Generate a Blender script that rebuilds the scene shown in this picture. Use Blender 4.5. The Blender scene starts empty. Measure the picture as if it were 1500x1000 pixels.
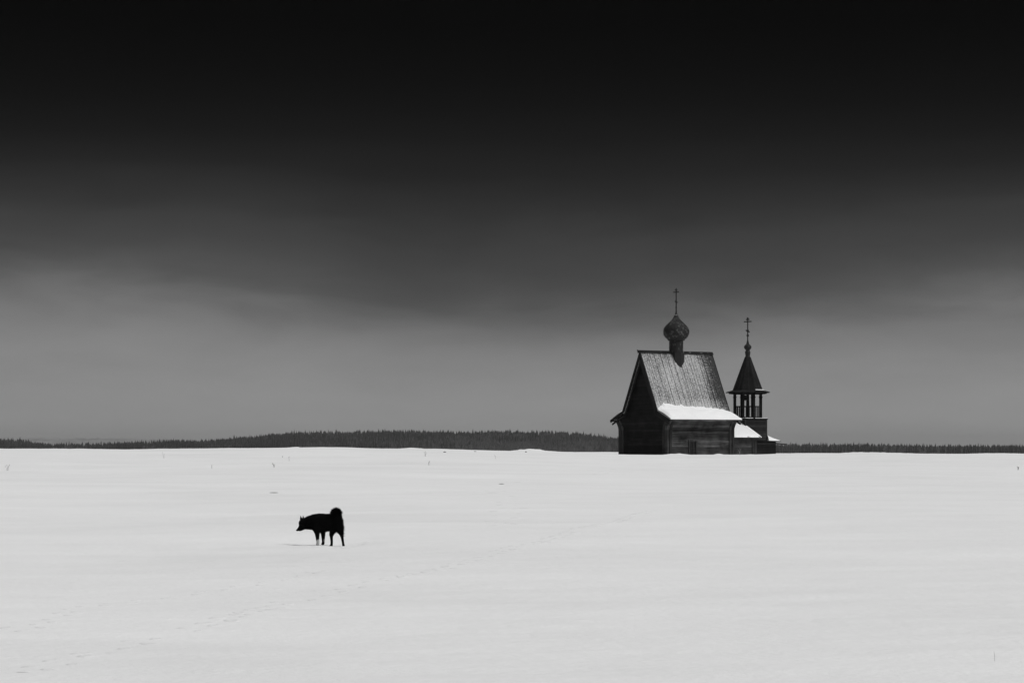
import bpy, bmesh, math, random
import numpy as np
from mathutils import Vector, Matrix, noise
random.seed(7)
RNG = np.random.default_rng(11)
S = bpy.context.scene
COL = S.collection
R = math.radians
F = 4200.0            # focal length in pixels of a 1500 px wide picture
EYE = 1.65
HY = 658.0            # row of the eye-level line

# ------------------------------------------------------------------ helpers
class MB:
    def __init__(s): s.v = []; s.f = []; s.m = []
    def add(s, vs, fs, mi=0):
        b = len(s.v); s.v += [tuple(p) for p in vs]
        s.f += [tuple(i + b for i in f) for f in fs]; s.m += [mi] * len(fs)
    def box(s, x0, x1, y0, y1, z0, z1, mi=0):
        s.add([(x0,y0,z0),(x1,y0,z0),(x1,y1,z0),(x0,y1,z0),(x0,y0,z1),(x1,y0,z1),(x1,y1,z1),(x0,y1,z1)],
              [(0,3,2,1),(4,5,6,7),(0,1,5,4),(1,2,6,5),(2,3,7,6),(3,0,4,7)], mi)
    def hexa(s, p, mi=0):     # 8 points: bottom loop, top loop
        s.add(p, [(0,3,2,1),(4,5,6,7),(0,1,5,4),(1,2,6,5),(2,3,7,6),(3,0,4,7)], mi)
    def bar(s, a, b, w, h, up=(0,0,1), mi=0):
        a = Vector(a); b = Vector(b); d = (b-a).normalized(); u = Vector(up)
        sd = d.cross(u)
        if sd.length < 1e-4: sd = d.cross(Vector((1,0,0)))
        sd.normalize(); u = sd.cross(d).normalized()
        P = []
        for q in (a, b):
            for sx, su in ((-1,-1),(1,-1),(1,1),(-1,1)): P.append(q + sd*sx*w/2 + u*su*h/2)
        s.hexa([P[0],P[1],P[2],P[3],P[4],P[5],P[6],P[7]], mi)
    def lathe(s, prof, n=24, c=(0,0), a0=0, cap=True, mi=0):
        vs = []; fs = []
        for (r, z) in prof:
            for k in range(n):
                a = a0 + 2*math.pi*k/n
                vs.append((c[0]+r*math.cos(a), c[1]+r*math.sin(a), z))
        for i in range(len(prof)-1):
            for k in range(n):
                k2 = (k+1) % n
                fs.append((i*n+k, i*n+k2, (i+1)*n+k2, (i+1)*n+k))
        if cap:
            fs.append(tuple(range(n-1, -1, -1))); fs.append(tuple((len(prof)-1)*n+k for k in range(n)))
        s.add(vs, fs, mi)
    def tube(s, pts, rads, n=6, mi=0):
        vs = []; fs = []
        for i, p in enumerate(pts):
            p = Vector(p)
            d = (Vector(pts[min(i+1, len(pts)-1)]) - Vector(pts[max(i-1, 0)])).normalized()
            a = d.cross(Vector((0.3,0.9,0.1))).normalized(); b = d.cross(a)
            for k in range(n):
                t = 2*math.pi*k/n
                vs.append(p + (a*math.cos(t)+b*math.sin(t))*rads[i])
        for i in range(len(pts)-1):
            for k in range(n):
                fs.append((i*n+k, i*n+(k+1)%n, (i+1)*n+(k+1)%n, (i+1)*n+k))
        fs.append(tuple(range(n))); fs.append(tuple((len(pts)-1)*n+k for k in range(n)))
        s.add(vs, fs, mi)
    def build(s, name, mats, parent=None, smooth=False):
        me = bpy.data.meshes.new(name); me.from_pydata(s.v, [], s.f)
        if not isinstance(mats, (list, tuple)): mats = [mats]
        for m in mats: me.materials.append(m)
        if len(mats) > 1: me.polygons.foreach_set('material_index', s.m)
        bm = bmesh.new(); bm.from_mesh(me); bmesh.ops.recalc_face_normals(bm, faces=bm.faces); bm.to_mesh(me); bm.free()
        if smooth: me.polygons.foreach_set('use_smooth', [True]*len(me.polygons))
        me.update()
        o = bpy.data.objects.new(name, me); COL.objects.link(o)
        if parent: o.parent = parent
        return o

def tag(o, label=None, cat=None, group=None, kind=None):
    if label: o['label'] = label
    if cat: o['category'] = cat
    if group: o['group'] = group
    if kind: o['kind'] = kind
    return o

def np_mesh(name, verts, faces, mats, mi=None, smooth=True):
    """verts (n,3); faces (m,k) all of one size"""
    me = bpy.data.meshes.new(name)
    n, m, k = len(verts), len(faces), faces.shape[1]
    me.vertices.add(n); me.vertices.foreach_set('co', np.asarray(verts, np.float32).ravel())
    me.loops.add(m*k); me.loops.foreach_set('vertex_index', faces.astype(np.int32).ravel())
    me.polygons.add(m); me.polygons.foreach_set('loop_start', np.arange(0, m*k, k, dtype=np.int32))
    me.polygons.foreach_set('loop_total', np.full(m, k, np.int32))
    for x in mats: me.materials.append(x)
    if mi is not None: me.polygons.foreach_set('material_index', mi.astype(np.int32))
    me.update(calc_edges=True); me.validate()
    me.polygons.foreach_set('use_smooth', np.full(m, smooth))
    o = bpy.data.objects.new(name, me); COL.objects.link(o)
    return o

def vnoise(x, y, seed=0):
    """smooth value noise in -1..1, vectorised"""
    xi = np.floor(x).astype(np.int64); yi = np.floor(y).astype(np.int64)
    fx = x - xi; fy = y - yi
    fx = fx*fx*fx*(fx*(fx*6-15)+10); fy = fy*fy*fy*(fy*(fy*6-15)+10)
    def h(a, b):
        n = (a*374761393 + b*668265263 + seed*1442695041) & 0xffffffff
        n = ((n ^ (n >> 13)) * 1274126177) & 0xffffffff
        n = n ^ (n >> 16)
        return (n & 0xffff)/32767.5 - 1
    return ((h(xi,yi)*(1-fx)+h(xi+1,yi)*fx)*(1-fy) + (h(xi,yi+1)*(1-fx)+h(xi+1,yi+1)*fx)*fy)

def sstep(a, b, x):
    t = np.clip((x-a)/(b-a), 0, 1); return t*t*(3-2*t)

# ------------------------------------------------------------------ materials
def mat(name):
    m = bpy.data.materials.new(name); m.use_nodes = True
    nt = m.node_tree; b = nt.nodes['Principled BSDF']
    return m, nt, b
def nd(nt, t, **kw):
    n = nt.nodes.new(t)
    for k, v in kw.items():
        if k.startswith('i_'):
            key = k[2:]
            key = int(key) if key.isdigit() else key.replace('_', ' ')
            n.inputs[key].default_value = v
        else: setattr(n, k, v)
    return n
def ramp(nt, stops, src, interp='LINEAR'):
    r = nt.nodes.new('ShaderNodeValToRGB'); r.color_ramp.interpolation = interp
    e = r.color_ramp.elements
    while len(e) < len(stops): e.new(0.5)
    for i, (p, c) in enumerate(stops):
        e[i].position = p; e[i].color = (c, c, c, 1) if not isinstance(c, tuple) else c
    nt.links.new(src, r.inputs[0]); return r
def coords(nt, scale=(1,1,1), kind='Object', rot=(0,0,0)):
    tc = nt.nodes.new('ShaderNodeTexCoord'); mp = nt.nodes.new('ShaderNodeMapping')
    mp.inputs['Scale'].default_value = scale; mp.inputs['Rotation'].default_value = rot
    nt.links.new(tc.outputs[kind], mp.inputs[0]); return mp.outputs[0]
def noise_n(nt, vec, scale, detail=4, rough=.55):
    n = nd(nt, 'ShaderNodeTexNoise', i_Scale=scale, i_Detail=detail, i_Roughness=rough)
    nt.links.new(vec, n.inputs['Vector']); return n.outputs['Fac']
def bump(nt, b, h, strength, dist):
    n = nd(nt, 'ShaderNodeBump', i_Strength=strength, i_Distance=dist)
    nt.links.new(h, n.inputs['Height']); nt.links.new(n.outputs[0], b.inputs['Normal'])

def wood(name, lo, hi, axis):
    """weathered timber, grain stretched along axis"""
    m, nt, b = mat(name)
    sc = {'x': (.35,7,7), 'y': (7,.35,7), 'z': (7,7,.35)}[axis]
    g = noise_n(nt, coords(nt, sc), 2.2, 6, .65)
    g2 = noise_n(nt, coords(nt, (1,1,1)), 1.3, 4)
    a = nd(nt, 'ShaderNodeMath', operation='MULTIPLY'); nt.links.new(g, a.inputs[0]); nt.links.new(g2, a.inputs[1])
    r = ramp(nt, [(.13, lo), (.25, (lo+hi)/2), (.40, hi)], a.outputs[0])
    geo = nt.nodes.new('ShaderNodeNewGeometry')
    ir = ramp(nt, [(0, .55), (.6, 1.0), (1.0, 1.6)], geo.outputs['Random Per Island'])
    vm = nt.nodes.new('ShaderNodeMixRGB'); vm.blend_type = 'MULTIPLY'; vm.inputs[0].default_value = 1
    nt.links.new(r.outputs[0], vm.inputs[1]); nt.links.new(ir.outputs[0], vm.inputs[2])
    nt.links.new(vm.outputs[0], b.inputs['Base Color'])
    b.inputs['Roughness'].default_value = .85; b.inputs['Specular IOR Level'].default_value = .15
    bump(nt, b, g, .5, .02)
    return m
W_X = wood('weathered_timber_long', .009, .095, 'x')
W_Y_SHADE = wood('shade_darkened_timber', .0015, .017, 'y')  # same timber as W_X, shade on gable and porch put into the colour
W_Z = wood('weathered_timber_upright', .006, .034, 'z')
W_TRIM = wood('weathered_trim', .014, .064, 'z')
W_DARK = wood('dark_timber', .003, .016, 'z')  # plain dark tone for beams, posts and barge boards

def snow_mat(name, base=.80, b1=.35, scale=6):
    m, nt, b = mat(name)
    v = coords(nt, (1,1,1))
    n1 = noise_n(nt, v, scale, 8, .6)
    r = ramp(nt, [(.28, base*.93), (.5, base), (.72, base*1.05)], noise_n(nt, coords(nt, (.09,.13,.2)), 1, 9, .68))
    nt.links.new(r.outputs[0], b.inputs['Base Color'])
    b.inputs['Roughness'].default_value = .75; b.inputs['Specular IOR Level'].default_value = .2
    bump(nt, b, n1, b1, .03)
    return m
SNOW = snow_mat('field_snow', .81, .6, 7)
PACKED = snow_mat('trodden_snow', .745, .6, 7)  # packed snow, also darkened to offset sunlight on the rims
ROOFSNOW = snow_mat('roof_snow', .86, .3, 9)

def roof_mat():
    """dark planks under a thin dusting of snow that clings in grains"""
    m, nt, b = mat('dusted_plank_roof')
    tc = nt.nodes.new('ShaderNodeTexCoord'); sx = nt.nodes.new('ShaderNodeSeparateXYZ')
    nt.links.new(tc.outputs['Object'], sx.inputs[0])
    grain = noise_n(nt, coords(nt, (1,1,1)), 9, 3, .75)
    fine = noise_n(nt, coords(nt, (1,1,.7)), 20, 2, .6)
    streak = noise_n(nt, coords(nt, (4.9,.15,.08)), 1.6, 2, .5)
    patch = noise_n(nt, coords(nt, (.5,.5,.35)), 1.0, 3, .5)
    def M(op, a, c, clamp=False):
        n = nd(nt, 'ShaderNodeMath', operation=op, use_clamp=clamp)
        for i, q in enumerate((a, c)):
            if isinstance(q, (int, float)): n.inputs[i].default_value = q
            else: nt.links.new(q, n.inputs[i])
        return n.outputs[0]
    # wind-swept bare at the far gable end and just under the ridge
    edge = nd(nt, 'ShaderNodeMapRange', i_1=1.6, i_2=3.2, i_3=0.0, i_4=.34); nt.links.new(sx.outputs[0], edge.inputs[0])
    topd = nd(nt, 'ShaderNodeMapRange', i_1=6.2, i_2=7.4, i_3=0.0, i_4=.06); nt.links.new(sx.outputs[2], topd.inputs[0])
    s = M('MULTIPLY', grain, .85)
    s = M('ADD', s, M('MULTIPLY', fine, .45)); s = M('ADD', s, M('MULTIPLY', streak, .22)); s = M('ADD', s, M('MULTIPLY', patch, .3))
    s = M('SUBTRACT', s, edge.outputs[0]); s = M('SUBTRACT', s, topd.outputs[0])
    lodg = nd(nt, 'ShaderNodeMapRange', i_1=4.1, i_2=3.3, i_3=0.0, i_4=.14); nt.links.new(sx.outputs[2], lodg.inputs[0]); s = M('ADD', s, lodg.outputs[0])
    r = ramp(nt, [(.68, .035), (.82, .20), (1.02, .50)], s)
    nt.links.new(r.outputs[0], b.inputs['Base Color'])
    b.inputs['Roughness'].default_value = .85; b.inputs['Specular IOR Level'].default_value = .15
    bump(nt, b, grain, .5, .03)
    return m
ROOF = roof_mat()

def plain(name, c, rough=.8, spec=.2, var=.25, scale=8):
    m, nt, b = mat(name)
    r = ramp(nt, [(.3, c*(1-var)), (.7, c*(1+var))], noise_n(nt, coords(nt), scale, 4))
    nt.links.new(r.outputs[0], b.inputs['Base Color'])
    b.inputs['Roughness'].default_value = rough; b.inputs['Specular IOR Level'].default_value = spec
    return m
SHINGLE = plain('aspen_shingle', .014, .7, .3, .6, 14)
SHINGLE_L = plain('pale_shingle', .055, .8, .2, .8, 10)  # paler tone for shingles picked at random
IRON = plain('dark_iron', .01, .6, .3)
HOLE = plain('unlit_opening', .006, .5, .3)  # dark interior behind the opening put into a solid slab's colour
FUR = plain('black_fur', .0035, 1.0, .02, .4, 30)
SOCK = plain('white_fur', .42, .9, .1, .2, 40)
NOSE = plain('dog_nose', .004, .5, .2)
GRASS = plain('dry_grass', .30, .9, .1, .4, 30)
CRUST = plain('wind_bared_turf', .16, .9, .1, .5, 20)
SPRUCE = plain('spruce_needles', .028, .9, .1, .5, .05)
BIRCH = plain('bare_birch_twigs', .085, .9, .1, .4, .05)
FAR = plain('haze_pale_forest', .22, .9, .1, .3, .01)  # haze over the ridge put into its colour as extra paleness

# ------------------------------------------------------------------ terrain
CX = [-600, 0, 150, 250, 350, 430, 500, 600, 700, 800, 900, 960, 1000, 1150, 1280, 1400, 1500, 2100]
CY = [657.6, 657.6, 657.4, 656.8, 656.2, 655.8, 656.3, 657.0, 659.0, 661.2, 664.0, 665.0, 665.3, 664.9, 664.6, 665.6, 665.2, 665.0]
MOUNDS = [(605, 218, 1.0, .10, 1.6), (438, 221, 1.4, .07, 2.0), (775, 219, 1.2, .17, 1.6), (790, 220, 1.9, .08, 1.6), (992, 200.5, .8, .10, 1.0),
          (1053, 203, .35, .09, .8), (1280, 222, 2.4, .09, 2.0), (1100, 204, .5, .04, .8), (1155, 213, 1.6, .07, 1.5)]
def X_at(px, d): return (px-750)/F*d
HX = [-3000, -1200, -600, 0, 30, 50, 75, 150, 210, 250, 290, 330, 370, 400, 430, 470, 500, 560, 600, 640, 680, 720, 790, 820, 840, 870, 890, 910, 1000, 1100, 1180, 1250, 1300, 1370, 1430, 1500, 2100, 4500]
HT = [648, 646, 640, 641.5, 642.5, 646.5, 648.5, 647.5, 645.8, 643.5, 643.5, 641, 637.5, 633.5, 631.5, 630, 630.2, 629.3, 629.0, 629.6, 631, 629.8, 630.2, 630.6, 632, 635, 638.5, 640, 646, 648.5, 648.6, 649.0, 649.5, 651.5, 653, 653.5, 650, 646]
def hill_ground(x, y):
    d = np.maximum(y, 50.)
    px = x/d*F + 750
    top = EYE + (HY - np.interp(px, HX, HT))/F*3050.
    g = np.maximum(top - 14.2, -8.0)
    return -8 + (g+8)*sstep(2480, 3050, y)*(1-.3*sstep(3200, 5000, y))
def height(x, y):
    x = np.asarray(x, float); y = np.asarray(y, float)
    d = np.maximum(y, 30.)
    px = x/d*F + 750
    hc = EYE - (np.interp(px, CX, CY) - HY)/F*215.
    ramp_ = np.interp(d, [0, 49, 70, 110, 150, 185, 205, 230], [0, 0, .04, .24, .52, .80, .97, 1.0])
    h = hc*ramp_
    # drift relief
    near = sstep(12, 40, d)
    h = h + .075*vnoise(x/9.+3, y/14.+8, 1)*near + .050*vnoise(x/4.5, y/4.+2, 2)*near + .016*vnoise(x/1.9+9, y/.9, 3) + .0085*vnoise(x/.7, y/.32, 4) + .0035*vnoise(x/.28, y/.17, 9) + .012*sstep(120, 170, y)*vnoise(x/1.1, y/1.3, 8)
    fade = 1-sstep(232, 430, y)
    keep = sstep(190, 205, y)
    lump = sum(a*np.exp(-((x-X_at(p, yy))/w)**2 - ((y-yy)/dy)**2) for (p, yy, w, a, dy) in MOUNDS)
    h = h + lump*(1 + .5*vnoise(x/.3, y/.3, 6))
    # flatten the ground the chapel and the dog stand on
    cx, cy = X_at(1010, 210), 211.
    q = np.exp(-(((x-cx)/11)**2 + ((y-cy)/9)**2)**2)
    h = h*(1-q) + 1.28*q + lump*q
    dx, dy = X_at(470, 49.5), 49.5
    q = np.exp(-(((x-dx)/1.0)**2 + ((y-dy)/1.6)**2))
    h = h*(1-q) + q*(-.022*sstep(.05, .25, x-dx) + .008*vnoise(x/.25, y/.3, 7)) - .013*np.exp(-((y-50.5-.2*np.sin(x*2))/.8)**2 - ((x-dx-.1)/.9)**4)  # last term: shallow trough shaped to darken like the dog's shadow band
    far = hill_ground(x, y)
    return np.where(y > 232, h*fade + far*(1-fade), h)

ys = np.concatenate([np.linspace(-1500, -40, 14), np.linspace(-30, 12, 15), np.arange(14, 62, .16),
                     62*np.exp(np.linspace(0, math.log(234/62), 620)), np.linspace(236, 440, 60), np.linspace(470, 2400, 20),
                     np.linspace(2480, 3300, 45), np.linspace(3500, 9000, 16)])
ts = np.concatenate([np.linspace(-1.0, -.24, 26), np.linspace(-.215, .215, 560), np.linspace(.24, 1.0, 26)])
Yg, Tg = np.meshgrid(ys, ts, indexing='ij')
Xg = Tg*np.sqrt(Yg**2 + 24.**2)
Zg = height(Xg, Yg)
ny, nt_ = Yg.shape
idx = np.arange(ny*nt_).reshape(ny, nt_)
fc = np.stack([idx[:-1,:-1], idx[:-1,1:], idx[1:,1:], idx[1:,:-1]], -1).reshape(-1, 4)
field = np_mesh('snow_field', np.stack([Xg, Yg, Zg], -1).reshape(-1, 3), fc, [SNOW])
tag(field, kind='structure')

def gz(x, y): return float(height(np.array([x]), np.array([y]))[0])
def ground_at(px, py):
    """world point of the field seen at a picture position"""
    d = np.concatenate([np.arange(15, 110, .1), np.arange(110, 232, .3)])
    x = (px-750)/F*d; z = height(x, d); hit = np.nonzero(HY + (EYE - z)/d*F <= py)[0]
    if len(hit): i = hit[0]; return float(x[i]), float(d[i]), float(z[i])
    x = (px-750)/F*225; return x, 225, gz(x, 225)

# ------------------------------------------------------------------ old tracks pressed in the snow
def tracks(name, pts, step, spread, size, label=None, skip=.15, seed=1):
    rnd = random.Random(seed)
    W = [Vector(ground_at(*p)) for p in pts]
    V = []; Fc = []
    side = 1
    for a, b in zip(W[:-1], W[1:]):
        L = (b-a).length; n = max(1, int(L/step)); d = (b-a).normalized(); sd = Vector((d.y, -d.x, 0)).normalized()
        for i in range(n):
            side = -side
            if rnd.random() < skip: continue
            c = a.lerp(b, (i+rnd.uniform(-.25,.25))/n) + sd*side*spread*rnd.uniform(.5,1.3)
            s = size*rnd.uniform(.45,1.0); ang = math.atan2(d.y, d.x) + rnd.uniform(-.4,.4)
            N = 12; rings = [(0.0,.001),(.5,.001),(.75,.003),(.95,.0095),(1.3,.001),(1.8,-.012)]
            base = len(V)
            jit = [rnd.uniform(.55,1.5) for _ in range(N)]
            for (r, hz) in rings:
                for k in range(N):
                    t = 2*math.pi*k/N
                    lx = r*s*1.25*math.cos(t)*(1 + (jit[k]-1)*.2); ly = r*s*.75*math.sin(t)*(1 + (jit[(k+5)%N]-1)*.2)
                    x = c.x + lx*math.cos(ang) - ly*math.sin(ang); y = c.y + lx*math.sin(ang) + ly*math.cos(ang)
                    V.append((x, y, hz*(jit[k] if hz > 0 else 1)*(s/.11)))
            for ri in range(len(rings)-1):
                for k in range(N):
                    k2 = (k+1) % N
                    Fc.append((base+ri*N+k, base+ri*N+k2, base+(ri+1)*N+k2, base+(ri+1)*N+k))
    V = np.array(V); V[:,2] += height(V[:,0], V[:,1]) + .004
    o = np_mesh(name, V, np.array(Fc), [PACKED])
    tag(o, kind='structure'); return o
tracks('snow_tracks', [(40,985),(100,968),(220,936),(272,924),(328,908),(432,880),(520,860),(592,842),(632,835),(684,823),(720,812),(744,802),(788,795),(848,774),(920,758),(956,747)], .30, .10, .072, skip=.15, seed=2)
tracks('snow_tracks', [(6,914),(40,926),(136,887),(208,879),(304,866),(376,856),(448,842),(488,833)], .40, .08, .065, skip=.35, seed=3)
tracks('snow_tracks', [(776,703),(736,709),(720,716),(748,744),(736,760),(745,772)], 1.6, .30, .14, skip=.3, seed=4)
tracks('snow_tracks', [(892,687),(880,695),(850,700)], .9, .2, .12, skip=.3, seed=5)

# ------------------------------------------------------------------ far forest (one mass) -----------------
def forest():
    V = []; Fc = []; MI = []; base = 0
    rows = []
    y = 2560.
    while y < 3120: rows.append(y); y += 10.5
    NS = 6
    for yr in rows:
        x = -1900.
        while x < 1900:
            x += RNG.uniform(1.9, 5.0)*(1 if abs(x) < 640 else 2.4)
            xx = x; yy = yr + RNG.uniform(-5, 5)
            px = xx/yy*F + 750
            top = EYE + (HY - np.interp(px, HX, HT))/F*3050.
            if top < 9.5 and yr > 2760 and RNG.random() < .6: continue
            z = float(hill_ground(np.array([xx]), np.array([yy]))[0]) - .5
            g = vnoise(np.array([xx/45.]), np.array([yy/30.]), 21)[0]
            low = sstep(3000, 2700, yy)
            mid = math.exp(-((px-760)/150)**2)
            isb = (.8*g + .35*vnoise(np.array([xx/12.]), np.array([yy/25.]), 22)[0] + .75*low*mid + RNG.uniform(-.25,.25)) > .30 and yy < 3010
            if not isb:
                H = RNG.triangular(9.5, 13., 16.4) + (RNG.uniform(.6, 2.2) if RNG.random() < .06 else 0)
                r0 = RNG.uniform(1.7, 2.9); tiers = 4
                vs = []; fs = []
                for t in range(tiers):
                    zb = H*(.10 + .9*t/tiers) ; zt = H*min(1., (.10 + .9*(t+1.5)/tiers))
                    rb = r0*(1 - t/tiers*.85)
                    ph = RNG.uniform(0, 6.28)
                    b0 = len(vs)
                    for k in range(NS):
                        rr = rb*RNG.uniform(.6, 1.15)
                        vs.append((xx + rr*math.cos(ph+6.283*k/NS), yy + rr*math.sin(ph+6.283*k/NS), z + zb + RNG.uniform(-.4,.4)))
                    vs.append((xx + RNG.uniform(-.15,.15), yy, z + zt))
                    for k in range(NS): fs.append((b0+k, b0+(k+1)%NS, b0+NS))
                V += vs; Fc += [tuple(i+base for i in f) for f in fs]; MI += [0]*len(fs); base += len(vs)
            else:
                H = RNG.uniform(9, 14); w = RNG.uniform(1.6, 3.0)
                for q in range(20):
                    a = RNG.uniform(0, 6.28); rr = w*math.sqrt(RNG.random()); hz = H*RNG.uniform(.2, .95)
                    rr *= math.sin(math.pi*min(1, hz/H*.8+.15))
                    cx = xx + rr*math.cos(a); cy = yy + rr*math.sin(a)
                    V += [(cx-.5*RNG.uniform(.5,1.6), cy, z+hz-1.2), (cx+.5*RNG.uniform(.5,1.6), cy+RNG.uniform(-.6,.6), z+hz-.9), (cx+RNG.uniform(-.5,.5), cy, z+hz+1.5)]
                    Fc.append((base, base+1, base+2)); MI.append(1); base += 3
    o = np_mesh('forest', np.array(V), np.array(Fc), [SPRUCE, BIRCH], np.array(MI), smooth=False)
    tag(o, 'dark spruce forest on the low hills behind the snow field', 'forest', kind='stuff')
forest()

def far_ridge():
    """wooded ridge far beyond the nearer forest, seen over it at the left"""
    xs = np.arange(-2600, 2600, 4.0); D = 8200.
    px = xs/D*F + 750
    top = EYE + (HY - np.interp(px, [-600, 0, 40, 75, 120, 170, 215, 300, 500, 900, 1500, 2000], [645, 643, 641.5, 642.5, 641.8, 642.4, 643.6, 645, 645, 652, 656, 656]))/F*D
    n = RNG.uniform(-1, 1, len(xs))
    V = []; Fc = []
    prof = [(-500, 0.0, -9), (-350, .45, 0), (-180, .8, 0), (0, 1.0, 0), (250, .7, 0), (700, 0.0, -9)]
    for (dy, k, off) in prof:
        for i, x in enumerate(xs):
            z = -8 + (top[i]+8)*k + (off if off else n[(i*7+int(abs(dy))) % len(xs)]*3.2)
            V.append((x, D+dy+(n[(i*3+int(abs(dy))) % len(xs)]*12 if off == 0 else 0), max(z, -8.0) if off else z))
    m = len(xs)
    for r in range(len(prof)-1):
        for i in range(m-1): Fc.append((r*m+i, r*m+i+1, (r+1)*m+i+1, (r+1)*m+i))
    o = np_mesh('distant_hills', np.array(V), np.array(Fc), [FAR], smooth=False)
    tag(o, kind='structure')
far_ridge()

# ------------------------------------------------------------------ chapel
TH = R(33); CD = 210.
chapel = bpy.data.objects.new('wooden_chapel', None); COL.objects.link(chapel)
chapel.location = (X_at(990.5, CD), CD, EYE - 7.0/F*CD)
chapel.rotation_euler = (0, 0, TH)
tag(chapel, 'dark weathered log chapel with snow-dusted steep roof, onion dome and attached belfry', 'chapel')
# local frame: x along the ridge (to the right and away), -y towards the camera side
HL = 2.93; HW = 2.93; ZB = -.7
ZR = 7.45; VK = 2.17; ZK = 3.12; VE = 3.68; ZE = 2.50      # ridge, kink, eave
def flare(z): 
    t = max(0, min(1, (z-1.75)/.75)); return .46*t*t*(1.4-.4*t)
def roof_z(v):
    v = abs(v)
    return ZR + (ZK-ZR)*v/VK if v < VK else ZK + (ZE-ZK)*(v-VK)/(VE-VK)
def roof_v(z):
    if z > ZK: return VK*(ZR-z)/(ZR-ZK)
    return VK + (VE-VK)*(ZK-z)/(ZK-ZE)
rnd = random.Random(5)
def clap(mb, z0, z1, a0f, a1f, plane, n, outf, pitch=.155, mi=0):
    """horizontal lapped boards; n = outward normal axis sign, plane(z) offset, along from a0f(z) to a1f(z)"""
    z = z0
    while z < z1 - .02:
        p = pitch*rnd.uniform(.9, 1.1); zt = min(z+p, z1)
        jo = rnd.uniform(0, .012); sag = rnd.uniform(-.008, .008)
        ob = plane(z) + .045 + jo; ot = plane(zt) + .004 + jo
        pts = []
        for (aa, zz, of) in ((0, z, ob), (1, z, ob), (1, zt+.015, ot), (0, zt+.015, ot)):
            al = (a0f(zz) if aa == 0 else a1f(zz)); zz2 = zz + (sag if aa else -sag)
            pts.append(outf(al, of, zz2))
        ins = [outf(a0f(z), plane(z)-.05, z), outf(a1f(z), plane(z)-.05, z)]
        mb.add(pts + ins, [(0,1,2,3), (4,5,1,0)], mi)
        z = zt
# side walls
for sgn in (-1, 1):
    m = MB()
    clap(m, ZB, 2.52, lambda z: -HL, lambda z: HL, lambda z: HW + flare(z), sgn, lambda a, o, z: (a, sgn*o, z))
    w = m.build('wall', W_X, chapel)
# gable walls
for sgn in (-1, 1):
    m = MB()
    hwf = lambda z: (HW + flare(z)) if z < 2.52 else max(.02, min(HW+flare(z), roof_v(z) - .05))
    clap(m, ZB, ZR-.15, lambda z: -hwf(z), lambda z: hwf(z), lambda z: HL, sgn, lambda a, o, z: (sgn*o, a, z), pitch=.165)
    m.build('wall', W_Y_SHADE, chapel)
# corner boards that box in the log ends, following the flare
def cornerboard(fx, axis, lo, hi, proud, zt=2.50):
    m = MB(); zs = [ZB, 1.0, 1.75, 1.9, 2.05, 2.2, 2.35, zt]
    nb = 2; wd = (hi-lo-.07)/nb
    for k in range(nb):
        a0 = lo + k*(wd+.07); a1 = a0 + wd
        for i in range(len(zs)-1):
            P = []
            for z in (zs[i], zs[i+1]):
                f = flare(z)
                if axis == 'side':   # on a side wall: strip runs in x, proud in y (sign fx[1])
                    y0 = fx[1]*(HW+f-.05); y1 = fx[1]*(HW+f+proud)
                    P += [(a0,y0,z),(a1,y0,z),(a1,y1,z),(a0,y1,z)]
                else:                # on a gable wall: strip runs in y and shifts with the flare
                    x0 = fx[0]*(HL-.05); x1 = fx[0]*(HL+proud)
                    s = 1 if a0 > 0 else -1
                    P += [(x0,a0+s*f,z),(x1,a0+s*f,z),(x1,a1+s*f,z),(x0,a1+s*f,z)]
            m.hexa(P)
    return m.build('corner_board', W_TRIM, chapel)
for sy in (-1, 1):
    for sx in (-1, 1):
        lo, hi = (HL-.34, HL+.10) if sx > 0 else (-HL-.10, -HL+.34)
        cornerboard((sx, sy), 'side', lo, hi, .11)
        lo, hi = (HW-.50, HW-.02) if sy > 0 else (-HW+.02, -HW+.50)
        cornerboard((sx, sy), 'gable', lo, hi, .10)
# roof planks
U0, U1 = -3.24, 3.22
def roof_planks():
    m = MB()
    for sgn in (-1, 1):
        u = U0
        while u < U1 - .02:
            w = rnd.uniform(.16, .24); u1 = min(u+w, U1)
            if U1 - u1 < .08: u1 = U1
            t = rnd.uniform(.02, .075); dz = rnd.uniform(-.02, .03)
            # upper slope
            nx = Vector((0, sgn*(ZR-ZK), VK)).normalized()
            a = Vector((0, 0, ZR)); k = Vector((0, sgn*(VK+.02), ZK-.04+dz))
            P = []
            for q in (a, k):
                for (uu, o) in ((u+.012,0),(u1-.012,0),(u1-.012,t),(u+.012,t)): P.append((uu, q.y+nx.y*o, q.z+nx.z*o))
            m.hexa(P)
            # lower, flatter skirt
            nx = Vector((0, sgn*(ZK-ZE), VE-VK)).normalized()
            a = Vector((0, sgn*(VK-.10), ZK+.04)); k = Vector((0, sgn*VE, ZE)) 
            dv = rnd.uniform(-.02,.03)
            P = []
            for q, e in ((a, 0), (k, dv)):
                for (uu, o) in ((u+.006,-.03),(u1-.006,-.03),(u1-.006,t-.03),(u+.006,t-.03)): P.append((uu, q.y+nx.y*o+sgn*e, q.z+nx.z*o))
            m.hexa(P)
            u = u1
    return m.build('roof', ROOF, chapel)
roof = roof_planks()
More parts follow.
